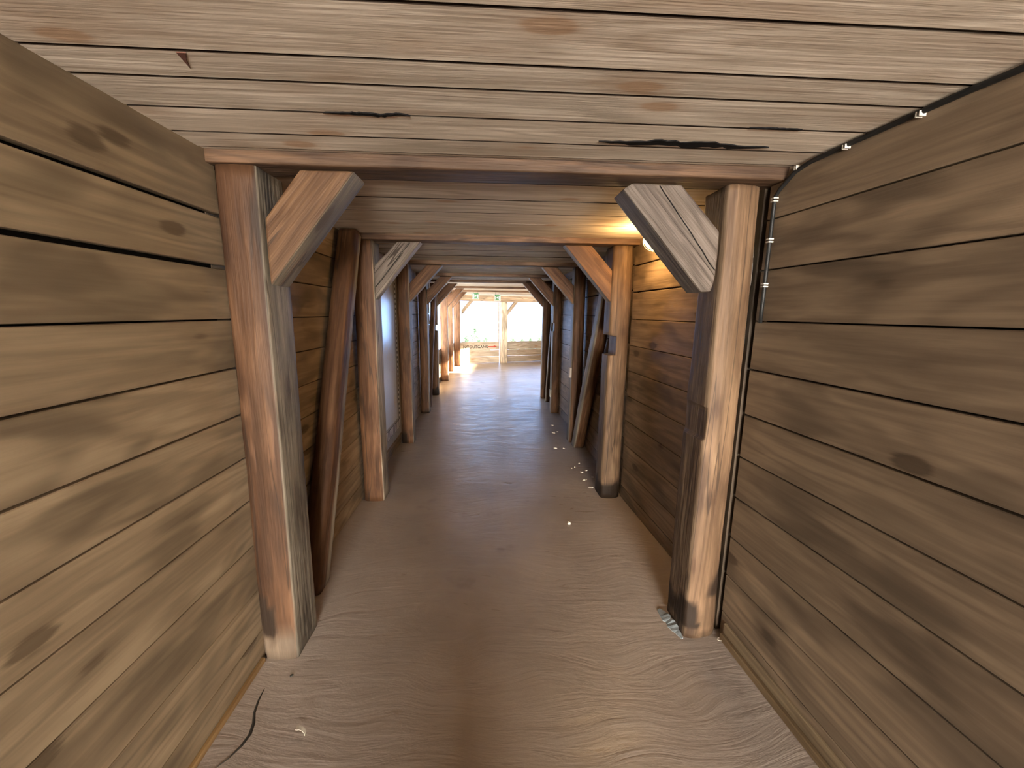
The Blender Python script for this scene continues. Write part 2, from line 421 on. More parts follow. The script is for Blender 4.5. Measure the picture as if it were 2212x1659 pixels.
# skirting strips and the mouth behind the viewer
mb = MB(); mb.board((-.969, YB, .0), (-.969, 1.56, .0), (0, 0, 1), (1, 0, 0), .022, .015, .003, .8); structure(mb, 'baseboard_left', 'stripo', label='thin orange strip along the foot of the left wall')
mb = MB()
n = nrm((1.365, -3.), (1.10, 1.64), -1)
off = n * .026
mb.board((1.10 + .0571 * (1.64 - YB) + off.x, YB, 0), (1.1023 + off.x, 1.60, 0), (0, 0, 1), n, .035, .025, .004, .55)
off = n * .012
mb.board((1.10 + .0571 * (1.64 - YB) + off.x, YB, .036), (1.1023 + off.x, 1.60, .036), (0, 0, 1), n, .05, .011, .003, .6, .3)
structure(mb, 'baseboard_right', 'strip', label='two dark strips along the foot of the right wall')
mb = MB()
mb.box((-1.5, YB - .12, 0), (-.62, YB - .01, 2.3)); mb.box((1.5, YB - .12, 0), (1.9, YB - .01, 2.3)); mb.box((-.62, YB - .12, 1.98), (1.5, YB - .01, 2.3))
structure(mb, 'wall_back', 'wall', label='boarded end wall around the open mouth behind the viewer')
CASTER = timber((.035, -.30, 0), (.035, -.30, 1.66), (1, 0, 0), rrect(.48, .26, (.08, .08, .08, .08)), rows=10, seed=77)  # unseen block added behind the camera to cast the soft floor shadow
structure(CASTER, 'shadow_caster', 'timber', label='unseen stand-in for the viewer, added to shade the middle of the floor')

# cracks of charred wood in the ceiling
def split_mesh(cx, cy, L, W, seed, name, lbl):
    r = random.Random(seed); mb = MB(); N = 26; top = []; bot = []
    for i in range(N + 1):
        f = i / N; e = math.sin(math.pi * f) ** .7
        c = noise.noise(Vector((f * 4, seed, 0))) * W * .5
        top.append((cx + (f - .5) * L, cy + c + W * e * (.35 + .65 * r.random()) * .5)); bot.append((cx + (f - .5) * L, cy + c - W * e * (.35 + .65 * r.random()) * .5))
    z0, z1 = CZ - .0035, CZ + .004
    a = [[mb.vert((x, y, z)) for x, y in P] for P in (top, bot) for z in (z0, z1)]
    for i in range(N):
        mb.face((a[0][i], a[0][i + 1], a[2][i + 1], a[2][i])); mb.face((a[1][i], a[3][i], a[3][i + 1], a[1][i + 1]))
        mb.face((a[0][i], a[1][i], a[1][i + 1], a[0][i + 1])); mb.face((a[2][i], a[2][i + 1], a[3][i + 1], a[3][i]))
    mb.face((a[0][0], a[2][0], a[3][0], a[1][0])); mb.face((a[0][-1], a[1][-1], a[3][-1], a[2][-1]))
    o = mb.build(name, 'char', ceiling); o['label'] = lbl
split_mesh(.62, 1.375, .56, .05, 3, 'charred_split', 'long black charred split in the ceiling boards')
split_mesh(-.345, 1.252, .24, .022, 8, 'charred_split', 'short black split between two ceiling boards')
split_mesh(.83, 1.245, .16, .008, 9, 'charred_split', 'fine dark crack in a ceiling board')
b = MB(); P = [(-.672, 1.006), (-.652, 1.006), (-.668, 1.03), (-.684, 1.065)]
i0 = [b.vert((x, y, CZ - .002)) for x, y in P]; i1 = [b.vert((x, y, CZ + .004)) for x, y in P]
b.face(i0); b.face(i1[::-1])
for k in range(4): b.face((i0[k], i0[(k + 1) % 4], i1[(k + 1) % 4], i1[k]))
o = b.build('split_notch', plain('raw_red_wood', (.10, .035, .02), .8), ceiling); o['label'] = 'small dark red notch at a board edge'

# ------------------------------------------------------------------ timber frames
ORD = ['nearest', 'second', 'third', 'fourth', 'fifth', 'sixth', 'seventh', 'eighth']
def foot(h, edge_noise=.06, strength=1., seed=0, side=None):
    def f(a, b, l):
        if side is not None and not side(a, b): return 0
        k = h + noise.noise(Vector((a * 12 + seed, b * 12, seed))) * edge_noise * 2
        return max(0, min(1, (k - l) / .035)) * strength
    return f
def notch_inner(sgn, w, spans):
    def f(a, b, l):
        for z0, z1, dep in spans:
            if z0 < l < z1:
                lim = w / 2 - dep
                if sgn > 0: a = min(a, lim)
                else: a = max(a, -lim)
        return a, b
    return f

def post(x0, x1, y, dep, label, side, seed, stain=None, notches=(), mat='timber', lean=0., shade=1., rows=44, r=None, top=2.0, tint0=0., wob=.004, group=None, footpale=0., s0=1., s1=1.):
    w = x1 - x0; inner = 1 if side == 'L' else -1
    radii = r or ((.03, .012, .02, .02) if side == 'L' else (.03, .05, .02, .02))
    sec = rrect(w, dep, radii, bulge=.006)
    def tf(a, b, l):
        pale = footpale * max(0, min(1, (.15 + .05 * noise.noise(Vector((a * 15, b * 15, 2))) - l) / .05))
        return min(1, tint0 + pale + (.85 if a * inner > w / 2 - .006 else 0))
    ex = []
    for z0, z1, _ in notches: ex += [z0 - .004, z0 + .004, z1 - .004, z1 + .004]
    m = timber(((x0 + x1) / 2, y + dep / 2, 0), ((x0 + x1) / 2 + lean, y + dep / 2, top), (1, 0, 0), sec, rows, wob, seed, tf, stain,
               notch_inner(inner, w, [(a + .002, b - .002, c) for a, b, c in notches]) if notches else None, shade, ex, s0, s1)
    return m.build('timber_post', mat, origin=((x0 + x1) / 2, y + dep / 2, 0), props=dict(label=label, cat='post', group=group or ('timber posts along the left wall' if side == 'L' else 'timber posts along the right wall')))

st1 = lambda a, b, l: max(0, min(1, (.062 - math.hypot((a + .045) * 1.2, (l - .15 + a * 1.2) * .55)) / .02)) * 1.0
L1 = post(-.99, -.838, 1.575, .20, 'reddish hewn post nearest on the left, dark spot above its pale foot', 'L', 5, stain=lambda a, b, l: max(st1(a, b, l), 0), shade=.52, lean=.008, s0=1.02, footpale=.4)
def stR1(a, b, l):
    k = noise.noise(Vector((a * 10, b * 10, l * 4)))
    v = .26 + a * 1.1 + k * .12
    return max(0, min(1, (v - l) / .05)) * (.85 if l > .05 else .35) * (1 if k > -.25 else .3)
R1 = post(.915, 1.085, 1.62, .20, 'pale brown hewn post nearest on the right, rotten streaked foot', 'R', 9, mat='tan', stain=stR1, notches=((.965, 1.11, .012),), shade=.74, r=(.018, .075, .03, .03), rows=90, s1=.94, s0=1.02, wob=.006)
post(-1.01, -.853, 3.07, .19, 'second post on the left, reddish, in front of the map board', 'L', 14, shade=.98)
post(.912, 1.075, 3.07, .19, 'second post on the right, square notch and a black rotten foot', 'R', 21, mat='tan', stain=foot(.13, .05, 1., 3), notches=((1.18, 1.335, .055),), shade=.85, tint0=.2)
post(-1.02, -.885, 4.52, .17, 'third post on the left, just beyond the map board', 'L', 27, stain=foot(.14, .05, .9, 5, lambda a, b: a < 0), shade=.95)
R3 = post(.925, 1.06, 4.52, .17, 'third post on the right, behind the foot of a leaning prop', 'R', 33, shade=.85)
post(-1.04, -.915, 5.93, .16, 'fourth post on the left, between bare boards', 'L', 38, stain=foot(.06, .04, .7, 2), shade=.9)
R4 = post(.918, 1.05, 5.93, .16, 'fourth post on the right, light-painted block on its edge near the floor', 'R', 44, shade=.85, notches=((1.24, 1.36, .02),))
post(-1.07, -.945, 7.28, .15, 'fifth post on the left, with a notch halfway up', 'L', 48, stain=foot(.12, .05, .8, 7), notches=((1.17, 1.27, .04),), shade=.9)
post(.90, 1.04, 7.0, .15, 'fifth post on the right, last before the passage opens out', 'R', 52, shade=.85)
post(-1.09, -.93, 8.83, .15, 'sixth post on the left, sunlit above a dark foot', 'L', 57, shade=.95)
post(-1.09, -.955, 10.3, .15, 'seventh post on the left, sunlit, near the far wall', 'L', 61, shade=.95)
post(-1.03, -.85, 11.35, .15, 'eighth post on the left, in the corner of the far wall', 'L', 66, shade=.95)
b = MB(); bm = bmesh.new(); bm.from_mesh(R1.data); bm.normal_update()
off = R1.location
for f_ in bm.faces:
    c = f_.calc_center_median()
    if f_.normal.z < .5 and f_.normal.x > -.3 and c.y < .02 and 1.37 < c.z < 1.78:
        if c.x > .060 + .022 * noise.noise(Vector((3.1, 7.7, c.z * 16))) + .03 * abs(c.z - 1.55):
            b.face([b.vert(v.co + v.normal * .0013 + off) for v in f_.verts], True)
bm.free()
if b.f:
    o = b.build('paint_patch', plain('flaking_paint', (.40, .385, .37), .8, bump=.4, nsc=60), R1, fix=False); o['label'] = 'flaking pale grey paint'
# small raised blocks, paled to paint the light on notched edges
for P, x, y, z, lb in ((R3, .905, 4.52, .83, 'wooden block with light painted into its tone'), (R4, .900, 5.95, .30, 'wooden block with light painted into its tone')):
    b = MB(); b.box((x, y, z - .055), (x + .022, y + .07, z + .055), 1.0, 1.5); o = b.build('edge_block', 'grey', P); o['label'] = lb

# beams
for i, y in enumerate(BEAMY):
    x1 = [1.14, 1.13, 1.11, 1.08, 1.06, 2.5, 2.6][i]
    sec = rrect(BEAMD, .16, (.008, .008, .01, .01))
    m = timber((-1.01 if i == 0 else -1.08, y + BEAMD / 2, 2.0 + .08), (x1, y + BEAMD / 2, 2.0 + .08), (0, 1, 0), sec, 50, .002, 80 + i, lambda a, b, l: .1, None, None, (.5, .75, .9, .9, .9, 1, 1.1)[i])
    lab = ['nearest ceiling beam across the passage, rough saw marks underneath', 'second ceiling beam, just beyond the lamp', 'third ceiling beam, beyond the map board',
           'fourth ceiling beam across the passage', 'fifth ceiling beam, where the right wall ends', 'sixth ceiling beam, in the bright far part', 'seventh ceiling beam, close to the exit signs'][i]
    m.build('ceiling_beam', 'timber', origin=(0, y + BEAMD / 2, 2.0), props=dict(label=lab, cat='beam', group='beams across the ceiling'))
# beam and mid post of the far wall
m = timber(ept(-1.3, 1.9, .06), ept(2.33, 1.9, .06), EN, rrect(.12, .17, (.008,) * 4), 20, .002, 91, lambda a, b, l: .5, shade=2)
m.build('header_beam', 'orange', origin=ept(0, 1.82, .06), props=dict(label='header beam above the two look-outs of the far wall', cat='beam'))
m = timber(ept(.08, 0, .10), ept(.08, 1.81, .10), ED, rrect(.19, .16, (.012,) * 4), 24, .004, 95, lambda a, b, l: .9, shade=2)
m.build('timber_post', 'grey', origin=ept(.08, 0, .10), props=dict(label='pale post in the middle of the far wall between the look-outs', cat='post'))

# knee braces: polygon in x,z
def brace(poly, y, dep, axis, seed, mat, label, shade=1., tu=.85, side='L', bev=.008):
    m = prism(poly, y, y + dep, axis, seed, bev, .003, tu, shade)
    cx = sum(p[0] for p in poly) / len(poly); cz = min(p[1] for p in poly)
    return m.build('knee_brace', mat, origin=(cx, y + dep / 2, cz), props=dict(label=label, cat='brace', group='knee braces under the beams'))
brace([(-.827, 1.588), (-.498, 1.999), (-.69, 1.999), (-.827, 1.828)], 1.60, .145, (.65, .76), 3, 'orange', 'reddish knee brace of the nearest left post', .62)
BR1 = brace([(.908, 1.655), (.908, 1.828), (.738, 1.998), (.545, 1.998), (.508, 1.975), (.855, 1.592), (.895, 1.594)], 1.635, .135, (-.69, .72), 5, 'grey', 'grey weathered knee brace with a long crack, nearest right post', .66, .35)
BL2 = brace([(-.848, 1.583), (-.51, 1.997), (-.675, 1.997), (-.848, 1.82)], 3.075, .10, (.65, .76), 7, 'grey', 'grey knee brace of the second left post, cracked lengthwise', .95)
brace([(.909, 1.585), (.909, 1.82), (.745, 1.997), (.545, 1.997)], 3.075, .10, (-.69, .72), 9, 'orange', 'orange knee brace of the second right post', .95)
names = [(-.884, 4.54, 'third left post'), (.922, 4.54, 'third right post'), (-.911, 5.95, 'fourth left post'), (.911, 5.95, 'fourth right post'), (-.942, 7.3, 'fifth left post'), (.897, 7.02, 'fifth right post'), (-.926, 8.84, 'sixth left post'), (-.954, 10.32, 'seventh left post')]
for k, (x, y, who) in enumerate(names):
    s = 1 if x < 0 else -1
    poly = [(x, 1.60), (x + s * .36, 1.997), (x + s * .19, 1.997), (x, 1.80)]
    brace(poly if s > 0 else poly[::-1], y, .10, (s * .67, .74), 20 + k, 'timber', 'dark knee brace of the %s' % who, .95)
def crack(parent, x0, z0, x1, z1, y, w):
    b = MB(); N = 12; dx, dz = x1 - x0, z1 - z0; L = math.hypot(dx, dz); px, pz = -dz / L, dx / L
    F = []
    for k in range(N + 1):
        f = k / N; q = noise.noise(Vector((f * 5, x0 * 9, 0))) * .004; ww = w * (.4 + .6 * math.sin(math.pi * (.1 + .8 * f)))
        F.append([b.vert((x0 + dx * f + px * (q + s_ * ww), yy, z0 + dz * f + pz * (q + s_ * ww))) for yy in (y - .0035, y + .004) for s_ in (-1, 1)])
    for k in range(N):
        A_, B_ = F[k], F[k + 1]
        for i_, j_ in ((0, 1), (1, 3), (3, 2), (2, 0)): b.face((A_[i_], A_[j_], B_[j_], B_[i_]))
    b.face((F[0][0], F[0][2], F[0][3], F[0][1])); b.face((F[-1][0], F[-1][1], F[-1][3], F[-1][2]))
    o = b.build('long_crack', 'char', parent); o['label'] = 'long dark drying crack'
crack(BR1, .650, 1.990, .902, 1.678, 1.635, .0018)
crack(BL2, -.840, 1.672, -.585, 1.990, 3.075, .0022)
# brace on the middle post of the far wall
mb = MB()
def quad_brace(s0, sgn, lab, seed):
    mb = MB(); o = seed * 3.3
    P = [(s0, 1.42), (s0, 1.55), (s0 + sgn * .22, 1.812), (s0 + sgn * .34, 1.812)]
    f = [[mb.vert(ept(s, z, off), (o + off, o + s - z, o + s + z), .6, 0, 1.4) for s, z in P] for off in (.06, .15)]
    for a, b in ((0, 1), (1, 2), (2, 3), (3, 0)): mb.face((f[0][a], f[0][b], f[1][b], f[1][a]))
    mb.face(f[0]); mb.face(f[1][::-1])
    mb.build('knee_brace', 'orange', origin=ept(s0, 1.42, .1), props=dict(label=lab, cat='brace', group='knee braces under the beams'))
quad_brace(.18, 1, 'pale knee brace right of the middle post of the far wall', 4)
quad_brace(-1.22, 1, 'pale yellow knee brace in the left corner of the far wall', 6)

# leaning props against the walls
def prop(p0, p1, w, dep, seed, label, inner, shade=1.):
    sec = rrect(dep, w, (.03, .03, .03, .03))
    d = (Vector(p1) - Vector(p0)).normalized()
    u = Vector((inner, 0, 0))
    def tf2(a, b, l): return .95 if a > dep / 2 - .012 and (inner < 0 or b > .02) else 0  # pale strip paints the light caught by the inner edge
    m = timber(p0, p1, u, sec, 40, .004, seed, tf2, None, None, shade)
    # cut flat on the floor: clamp
    m.v = [(x, y, max(z, .0)) for x, y, z in m.v]
    m.v = [(x, y, min(z, 2.035)) for x, y, z in m.v]
    return m.build('leaning_prop', 'timber', origin=p0, props=dict(label=label, cat='prop', group='slanting props along the walls'))
prop((-.965, 2.03, -.02), (-.955, 2.925, 2.03), .165, .11, 101, 'slanting half-round prop on the left wall, between the first two posts', 1, .8)
prop((1.005, 4.42, -.02), (1.005, 3.345, 1.98), .15, .12, 103, 'slanting prop on the right wall, from the second post down to the third', -1, .85)
prop((-.985, 6.35, -.02), (-.985, 7.2, 1.9), .10, .08, 105, 'slanting prop on the left wall behind the fourth post', 1, .95)
prop((.975, 6.75, -.02), (.975, 6.15, 1.9), .09, .08, 107, 'slanting prop on the right wall behind the fourth post', -1, .9)

# ------------------------------------------------------------------ map board
t = thing('map_board', (-1.02, 3.85, .13), 'white glossy map board with a checkered border on the left wall', 'map')
b = MB(); b.box((-1.029, 3.28, .13), (-1.008, 4.50, 1.93)); o = b.build('board', 'strip', t); o['label'] = 'dark wooden backing board'
b = MB(); b.box((-1.008, 3.34, .16), (-1.0055, 4.46, 1.90)); b.build('map_margin', plain('map_margin', (.30, .27, .22), .4), t)
b = MB(); b.box((-1.0055, 3.46, .36), (-1.004, 4.30, 1.80)); b.build('map_sheet', 'map', t)
def border_mat():
    m, nt, b = new_mat('checker_border'); g = G(nt)
    sp = g.n('ShaderNodeSeparateXYZ'); g.put(sp.inputs[0], g.n('ShaderNodeTexCoord').outputs['Object'])
    low = g.m('LESS_THAN', sp.outputs[2], .334)
    c = g.m('ADD', g.m('MULTIPLY', low, sp.outputs[1]), g.m('MULTIPLY', g.m('SUBTRACT', 1, low), sp.outputs[2]))
    k = g.m('GREATER_THAN', g.m('FRACT', g.m('MULTIPLY', c, 19.5)), .5)
    k = g.m('MAXIMUM', k, g.m('COMPARE', sp.outputs[2], .331, .004))
    g.put(b.inputs['Base Color'], g.mix(k, c4(.75, .73, .66), c4(.02, .018, .015))); b.inputs['Roughness'].default_value = .4
    return m
b = MB()
P = [(3.42, .245), (4.40, .245), (4.40, 1.86), (4.372, 1.86), (4.372, .335), (3.42, .335)]
i0 = [b.vert((-1.0056, y, z)) for y, z in P]; i1 = [b.vert((-1.0045, y, z)) for y, z in P]
for q in ((0, 1, 4, 5), (1, 2, 3, 4)): b.face([i1[k] for k in q]); b.face([i0[k] for k in q][::-1])
for k in range(6): b.face((i0[k], i0[(k + 1) % 6], i1[(k + 1) % 6], i1[k]))
b.build('checkered_border', border_mat(), t)

# ------------------------------------------------------------------ exit signs
def exit_sign(x, y, z, right, label):
    t = thing('exit_sign', (x, y, CZ), label, 'sign', 'hanging exit signs')
    w = h = .15
    def bx(n, m, a, c): b = MB(); b.box(a, c); return b.build(n, m, t)
    bx('ceiling_plate', 'green', (x - .13, y - .02, CZ - .012), (x + .13, y + .03, CZ - .003))
    bx('hanger', 'metal', (x - .06, y, z + h / 2), (x - .05, y + .01, CZ - .012)); bx('hanger', 'metal', (x + .05, y, z + h / 2), (x + .06, y + .01, CZ - .012))
    bx('frame', 'signw', (x - w / 2 - .008, y - .002, z - h / 2 - .008), (x + w / 2 + .008, y + .014, z + h / 2))
    bx('panel', 'green', (x - w / 2, y - .004, z - h / 2), (x + w / 2, y - .002, z + h / 2))
    s = 1 if right else -1
    b = MB()
    b.box((x - s * .052 - .012, y - .006, z - .062), (x - s * .052 + .012, y - .004, z + .05))
    b.box((x + s * .052 - .009, y - .006, z - .05), (x + s * .052 + .009, y - .004, z + .035))
    i = [b.vert((x + s * a, yy, z + c)) for yy in (y - .004, y - .006) for a, c in ((-.025, -.04), (.03, -.002), (-.025, .035))]
    for q in ((0, 1, 2), (3, 5, 4), (0, 3, 4, 1), (1, 4, 5, 2), (2, 5, 3, 0)): b.face([i[k] for k in q])
    b.build('pictogram', 'signw', t)
exit_sign(-.385, 10.55, 1.915, True, 'green exit sign with white arrow, left one of the pair')
exit_sign(.178, 10.8, 1.885, False, 'green exit sign with white arrow, right one, before the middle post')

# ------------------------------------------------------------------ wall lamps
def bulkhead(loc, lit, label):
    x, y, z = loc
    t = thing('wall_lamp', loc, label, 'lamp')
    def disc(name, mat, r0, r1, x0, x1, n=24):
        b = MB(); a = [[b.vert((xx, y + r * math.cos(2 * math.pi * k / n), z + r * math.sin(2 * math.pi * k / n))) for k in range(n)] for xx, r in ((x0, r0), (x1, r1))]
        for k in range(n): b.face((a[0][k], a[0][(k + 1) % n], a[1][(k + 1) % n], a[1][k]))
        b.face(a[0]); b.face(a[1][::-1]); return b.build(name, mat, t)
    disc('base', 'metal', .078, .072, x - .001, x - .03)
    # dome
    b = MB(); R = []; n = 20
    for i in range(7):
        a = math.pi / 2 * i / 6; rr = .062 * math.cos(a) + .001; xx = x - .03 - .105 * math.sin(a)
        R.append([b.vert((xx, y + rr * math.cos(2 * math.pi * k / n), z + rr * math.sin(2 * math.pi * k / n))) for k in range(n)])
    for i in range(6):
        for k in range(n): b.face((R[i][k], R[i][(k + 1) % n], R[i + 1][(k + 1) % n], R[i + 1][k]), True)
    b.face(R[0]); b.face(R[-1])
    b.build('glass_globe', 'bulb' if lit else 'globe', t)
    # cage
    b = MB()
    def wire(pts, r=.0022):
        prev = None
        for i, p in enumerate(pts):
            p = Vector(p); d = (Vector(pts[min(i + 1, len(pts) - 1)]) - Vector(pts[max(i - 1, 0)])).normalized()
            s = d.cross(Vector((.3, .5, .8))).normalized(); q = d.cross(s)
            ring = [b.vert(p + (s * math.cos(k * math.pi / 3) + q * math.sin(k * math.pi / 3)) * r) for k in range(6)]
            if prev:
                for k in range(6): b.face((prev[k], prev[(k + 1) % 6], ring[(k + 1) % 6], ring[k]))
            else: b.face(ring)
            prev = ring
        b.face(prev)
    for m in range(3):
        th = math.pi * m / 3
        wire([(x - .03 - .115 * math.sin(a), y + .072 * math.cos(a) * math.cos(th), z + .072 * math.cos(a) * math.sin(th)) for a in [math.pi * j / 14 for j in range(15)]])
    wire([(x - .075, y + .064 * math.cos(a), z + .064 * math.sin(a)) for a in [2 * math.pi * j / 20 for j in range(21)]])
    b.build('wire_cage', 'metal', t)
    return t
LY = 2.62
LX = 1.165 - (LY - 1.64) * .0548
bulkhead((LX - .003, LY, 1.957), True, 'glowing warm caged lamp high on the right wall behind the nearest brace')
bulkhead((1.085 - .021 - .003, 5.06, 1.86), False, 'unlit round caged lamp high on the right wall past the third post')
li = bpy.data.lights.new('lamp_glow', 'POINT'); li.color = (1, .6, .24); li.energy = 3.2; li.shadow_soft_size = .05
lo = bpy.data.objects.new('lamp_glow', li); COL.objects.link(lo); lo.location = (LX - .19, LY, 1.95)

# ------------------------------------------------------------------ cable with clips
def tube(pts, r, n=8):
    b = MB(); prev = None; l = 0
    for i, p in enumerate(pts):
        p = Vector(p); d = (Vector(pts[min(i + 1, len(pts) - 1)]) - Vector(pts[max(i - 1, 0)])).normalized()
        s = d.cross(Vector((.21, .43, .88))).normalized(); q = d.cross(s)
        ring = [b.vert(p + (s * math.cos(2 * k * math.pi / n) + q * math.sin(2 * k * math.pi / n)) * r, (0, 0, i * .1)) for k in range(n)]
        if prev:
            for k in range(n): b.face((prev[k], prev[(k + 1) % n], ring[(k + 1) % n], ring[k]), True)
        else: b.face(ring)
        prev = ring
    b.face(prev); return b
def wx(y): return 1.10 + .0571 * (1.64 - y)
path = [(wx(y) - .011, y, CZ - .011 - .012 * abs(noise.noise(Vector((y * 2, 0, 0))))) for y in [-2.9 + .15 * i for i in range(29)]]
path += [(wx(1.45) - .012, 1.45, 2.024), (wx(1.51) - .012, 1.51, 2.012), (wx(1.54) - .014, 1.542, 1.99), (wx(1.57) - .013, 1.572, 1.973)]
path += [(wx(1.6) - .0105, 1.598, z) for z in [1.95 - .08 * i for i in range(7)]]
b = tube(path, .0075)
cable = b.build('cable', 'rubber', origin=(path[0][0], path[0][1], path[0][2]), props=dict(label='black cable clipped along the right ceiling corner and down beside the post', cat='cable'))
for y, z in ((1.10, None), (1.31, None), (1.50, None), (1.598, 1.94), (1.598, 1.79), (1.598, 1.62)):
    b = MB()
    if z is None:
        x = wx(y) - .012; zz = CZ - .018
        b.box((x - .010, y - .006, zz - .006), (x + .009, y - .0035, zz + .007)); b.box((x - .010, y + .0035, zz - .006), (x + .009, y + .006, zz + .007))
    else:
        x = wx(y) - .0105
        b.box((x - .0105, y - .010, z - .008), (x + .0085, y + .008, z - .003)); b.box((x - .0105, y - .010, z + .003), (x + .0085, y + .008, z + .008))
    b.build('cable_clip', 'white', cable)

# ------------------------------------------------------------------ small things on the floor
def flake(x, y, l, w, h, rot, mat, name, label, cat, group=None, seed=0):
    r = random.Random(seed); b = MB(); n = 8
    P = []
    for k in range(n):
        a = 2 * math.pi * k / n; rr = .75 + .35 * r.random()
        px, py = math.cos(a) * l / 2 * rr, math.sin(a) * w / 2 * rr
        P.append((px * math.cos(rot) - py * math.sin(rot), px * math.sin(rot) + py * math.cos(rot)))
    i0 = [b.vert((x + p, y + q, .0)) for p, q in P]; i1 = [b.vert((x + p * .8, y + q * .8, h * (.7 + .5 * r.random()))) for p, q in P]
    for k in range(n): b.face((i0[k], i0[(k + 1) % n], i1[(k + 1) % n], i1[k]))
    b.face(i0[::-1]); b.face(i1)
    return b.build(name, mat, origin=(x, y, 0), props=dict(label=label, cat=cat, group=group))
chips = [(.863, 3.436, .05, .018), (.879, 3.62, .04, .025), (.93, 3.66, .03, .02), (.84, 3.75, .022, .015), (.90, 3.85, .025, .012), (.80, 3.72, .018, .014), (.73, 4.32, .05, .015), (.83, 4.31, .035, .015), (.80, 4.9, .06, .015), (.86, 4.95, .03, .02), (.84, 5.25, .05, .015), (.88, 3.28, .055, .007), (.95, 3.5, .03, .012)]
for k, (x, y, l, w) in enumerate(chips):
    flake(x, y, l, w, .006, rnd.uniform(-.4, .4), 'chip', 'wood_chip', 'small pale wood chip lying on the floor near the right wall', 'wood chip', 'wood chips by the right wall', k)
flake(.569, 2.666, .028, .022, .014, .2, 'pebble', 'pebble', 'small white pebble on the bare floor right of the middle', 'pebble', None, 30)
flake(-.824, 1.485, .022, .012, .004, .9, 'black', 'bark_chip', 'dark brown bark chip on the floor below the nearest left post', 'bark chip', None, 31)
b = tube([(.985 + .012 * math.cos(a), 1.595 + .008 * math.sin(a) * 1.2, .004 + .004 * (a / 6)) for a in [k * .45 for k in range(14)]], .0016, 6)
b.v = [(x + .09, y, z) for x, y, z in b.v]
b.build('wire_loop', 'chip', origin=(1.075, 1.595, 0), props=dict(label='tiny pale wire loop on the floor against the nearest right post', cat='wire'))
# curled shaving
b = MB(); prev = None
for k in range(15):
    a = k / 14 * 4.2; rr = .022 - .0005 * k
    c = (-.678 + rr * math.cos(a) * 1.1, 1.244 + .03 * (k / 14 - .5), .016 + rr * .7 * math.sin(a))
    ring = [b.vert((c[0] + dx, c[1] + dy, max(.0005, c[2] + dz))) for dx, dy, dz in ((0, -.007, 0), (0, .007, 0), (.0012, .007, .0012), (.0012, -.007, .0012))]
    if prev:
        for j in range(4): b.face((prev[j], prev[(j + 1) % 4], ring[(j + 1) % 4], ring[j]))
    else: b.face(ring)
    prev = ring
b.face(prev); b.build('wood_shaving', 'chip', origin=(-.678, 1.244, 0), props=dict(label='curled pale wood shaving on the floor at the lower left', cat='wood shaving'))
# torn scrap at the nearest right post
b = MB(); N = 14; r5 = random.Random(5); A = []; B_ = []
for k in range(N + 1):
    f = k / N; x = .868 + .035 * f; y = 1.80 - .19 * f
    ww = .018 * math.sin(math.pi * min(1, f * .9 + .08)) * (.6 + .6 * r5.random()) + .003
    A.append((x - ww, y - ww * .3)); B_.append((x + ww, y + ww * .3))
hz = [.003 + .012 * math.sin(math.pi * k / N) * (.6 + .5 * r5.random()) for k in range(N + 1)]
a0 = [b.vert((x, y, .0)) for x, y in A]; a1 = [b.vert((x, y, .003)) for x, y in A]
b0 = [b.vert((x, y, .0)) for x, y in B_]; b1 = [b.vert((x, y, hz[k] + .004)) for k, (x, y) in enumerate(B_)]
for k in range(N):
    b.face((a1[k], a1[k + 1], b1[k + 1], b1[k])); b.face((a0[k], b0[k], b0[k + 1], a0[k + 1])); b.face((a0[k], a0[k + 1], a1[k + 1], a1[k])); b.face((b0[k], b1[k], b1[k + 1], b0[k + 1]))
b.face((a0[0], a1[0], b1[0], b0[0])); b.face((a0[-1], b0[-1], b1[-1], a1[-1]))
b.build('plastic_scrap', 'scrap', origin=(.885, 1.7, 0), props=dict(label='torn pale grey plastic scrap at the foot of the nearest right post', cat='scrap'))
# crack along the edge of the floor screed
b = MB(); pts = [(-.905, 1.43), (-.900, 1.38), (-.888, 1.33), (-.868, 1.29), (-.858, 1.25), (-.865, 1.21), (-.885, 1.17), (-.91, 1.14)]
w = [.0015, .004, .005, .006, .006, .005, .003, .0015]
v0 = [b.vert((x - w[k], y, .0004)) for k, (x, y) in enumerate(pts)]; v1 = [b.vert((x + w[k], y, .0004)) for k, (x, y) in enumerate(pts)]; v2 = [b.vert((x, y, .002)) for x, y in pts]
for k in range(len(pts) - 1):
    b.face((v0[k], v0[k + 1], v2[k + 1], v2[k])); b.face((v2[k], v2[k + 1], v1[k + 1], v1[k])); b.face((v0[k], v1[k], v1[k + 1], v0[k + 1]))
o = b.build('floor_crack', 'black', bpy.data.objects['floor']); o['label'] = 'dark crack in the floor'

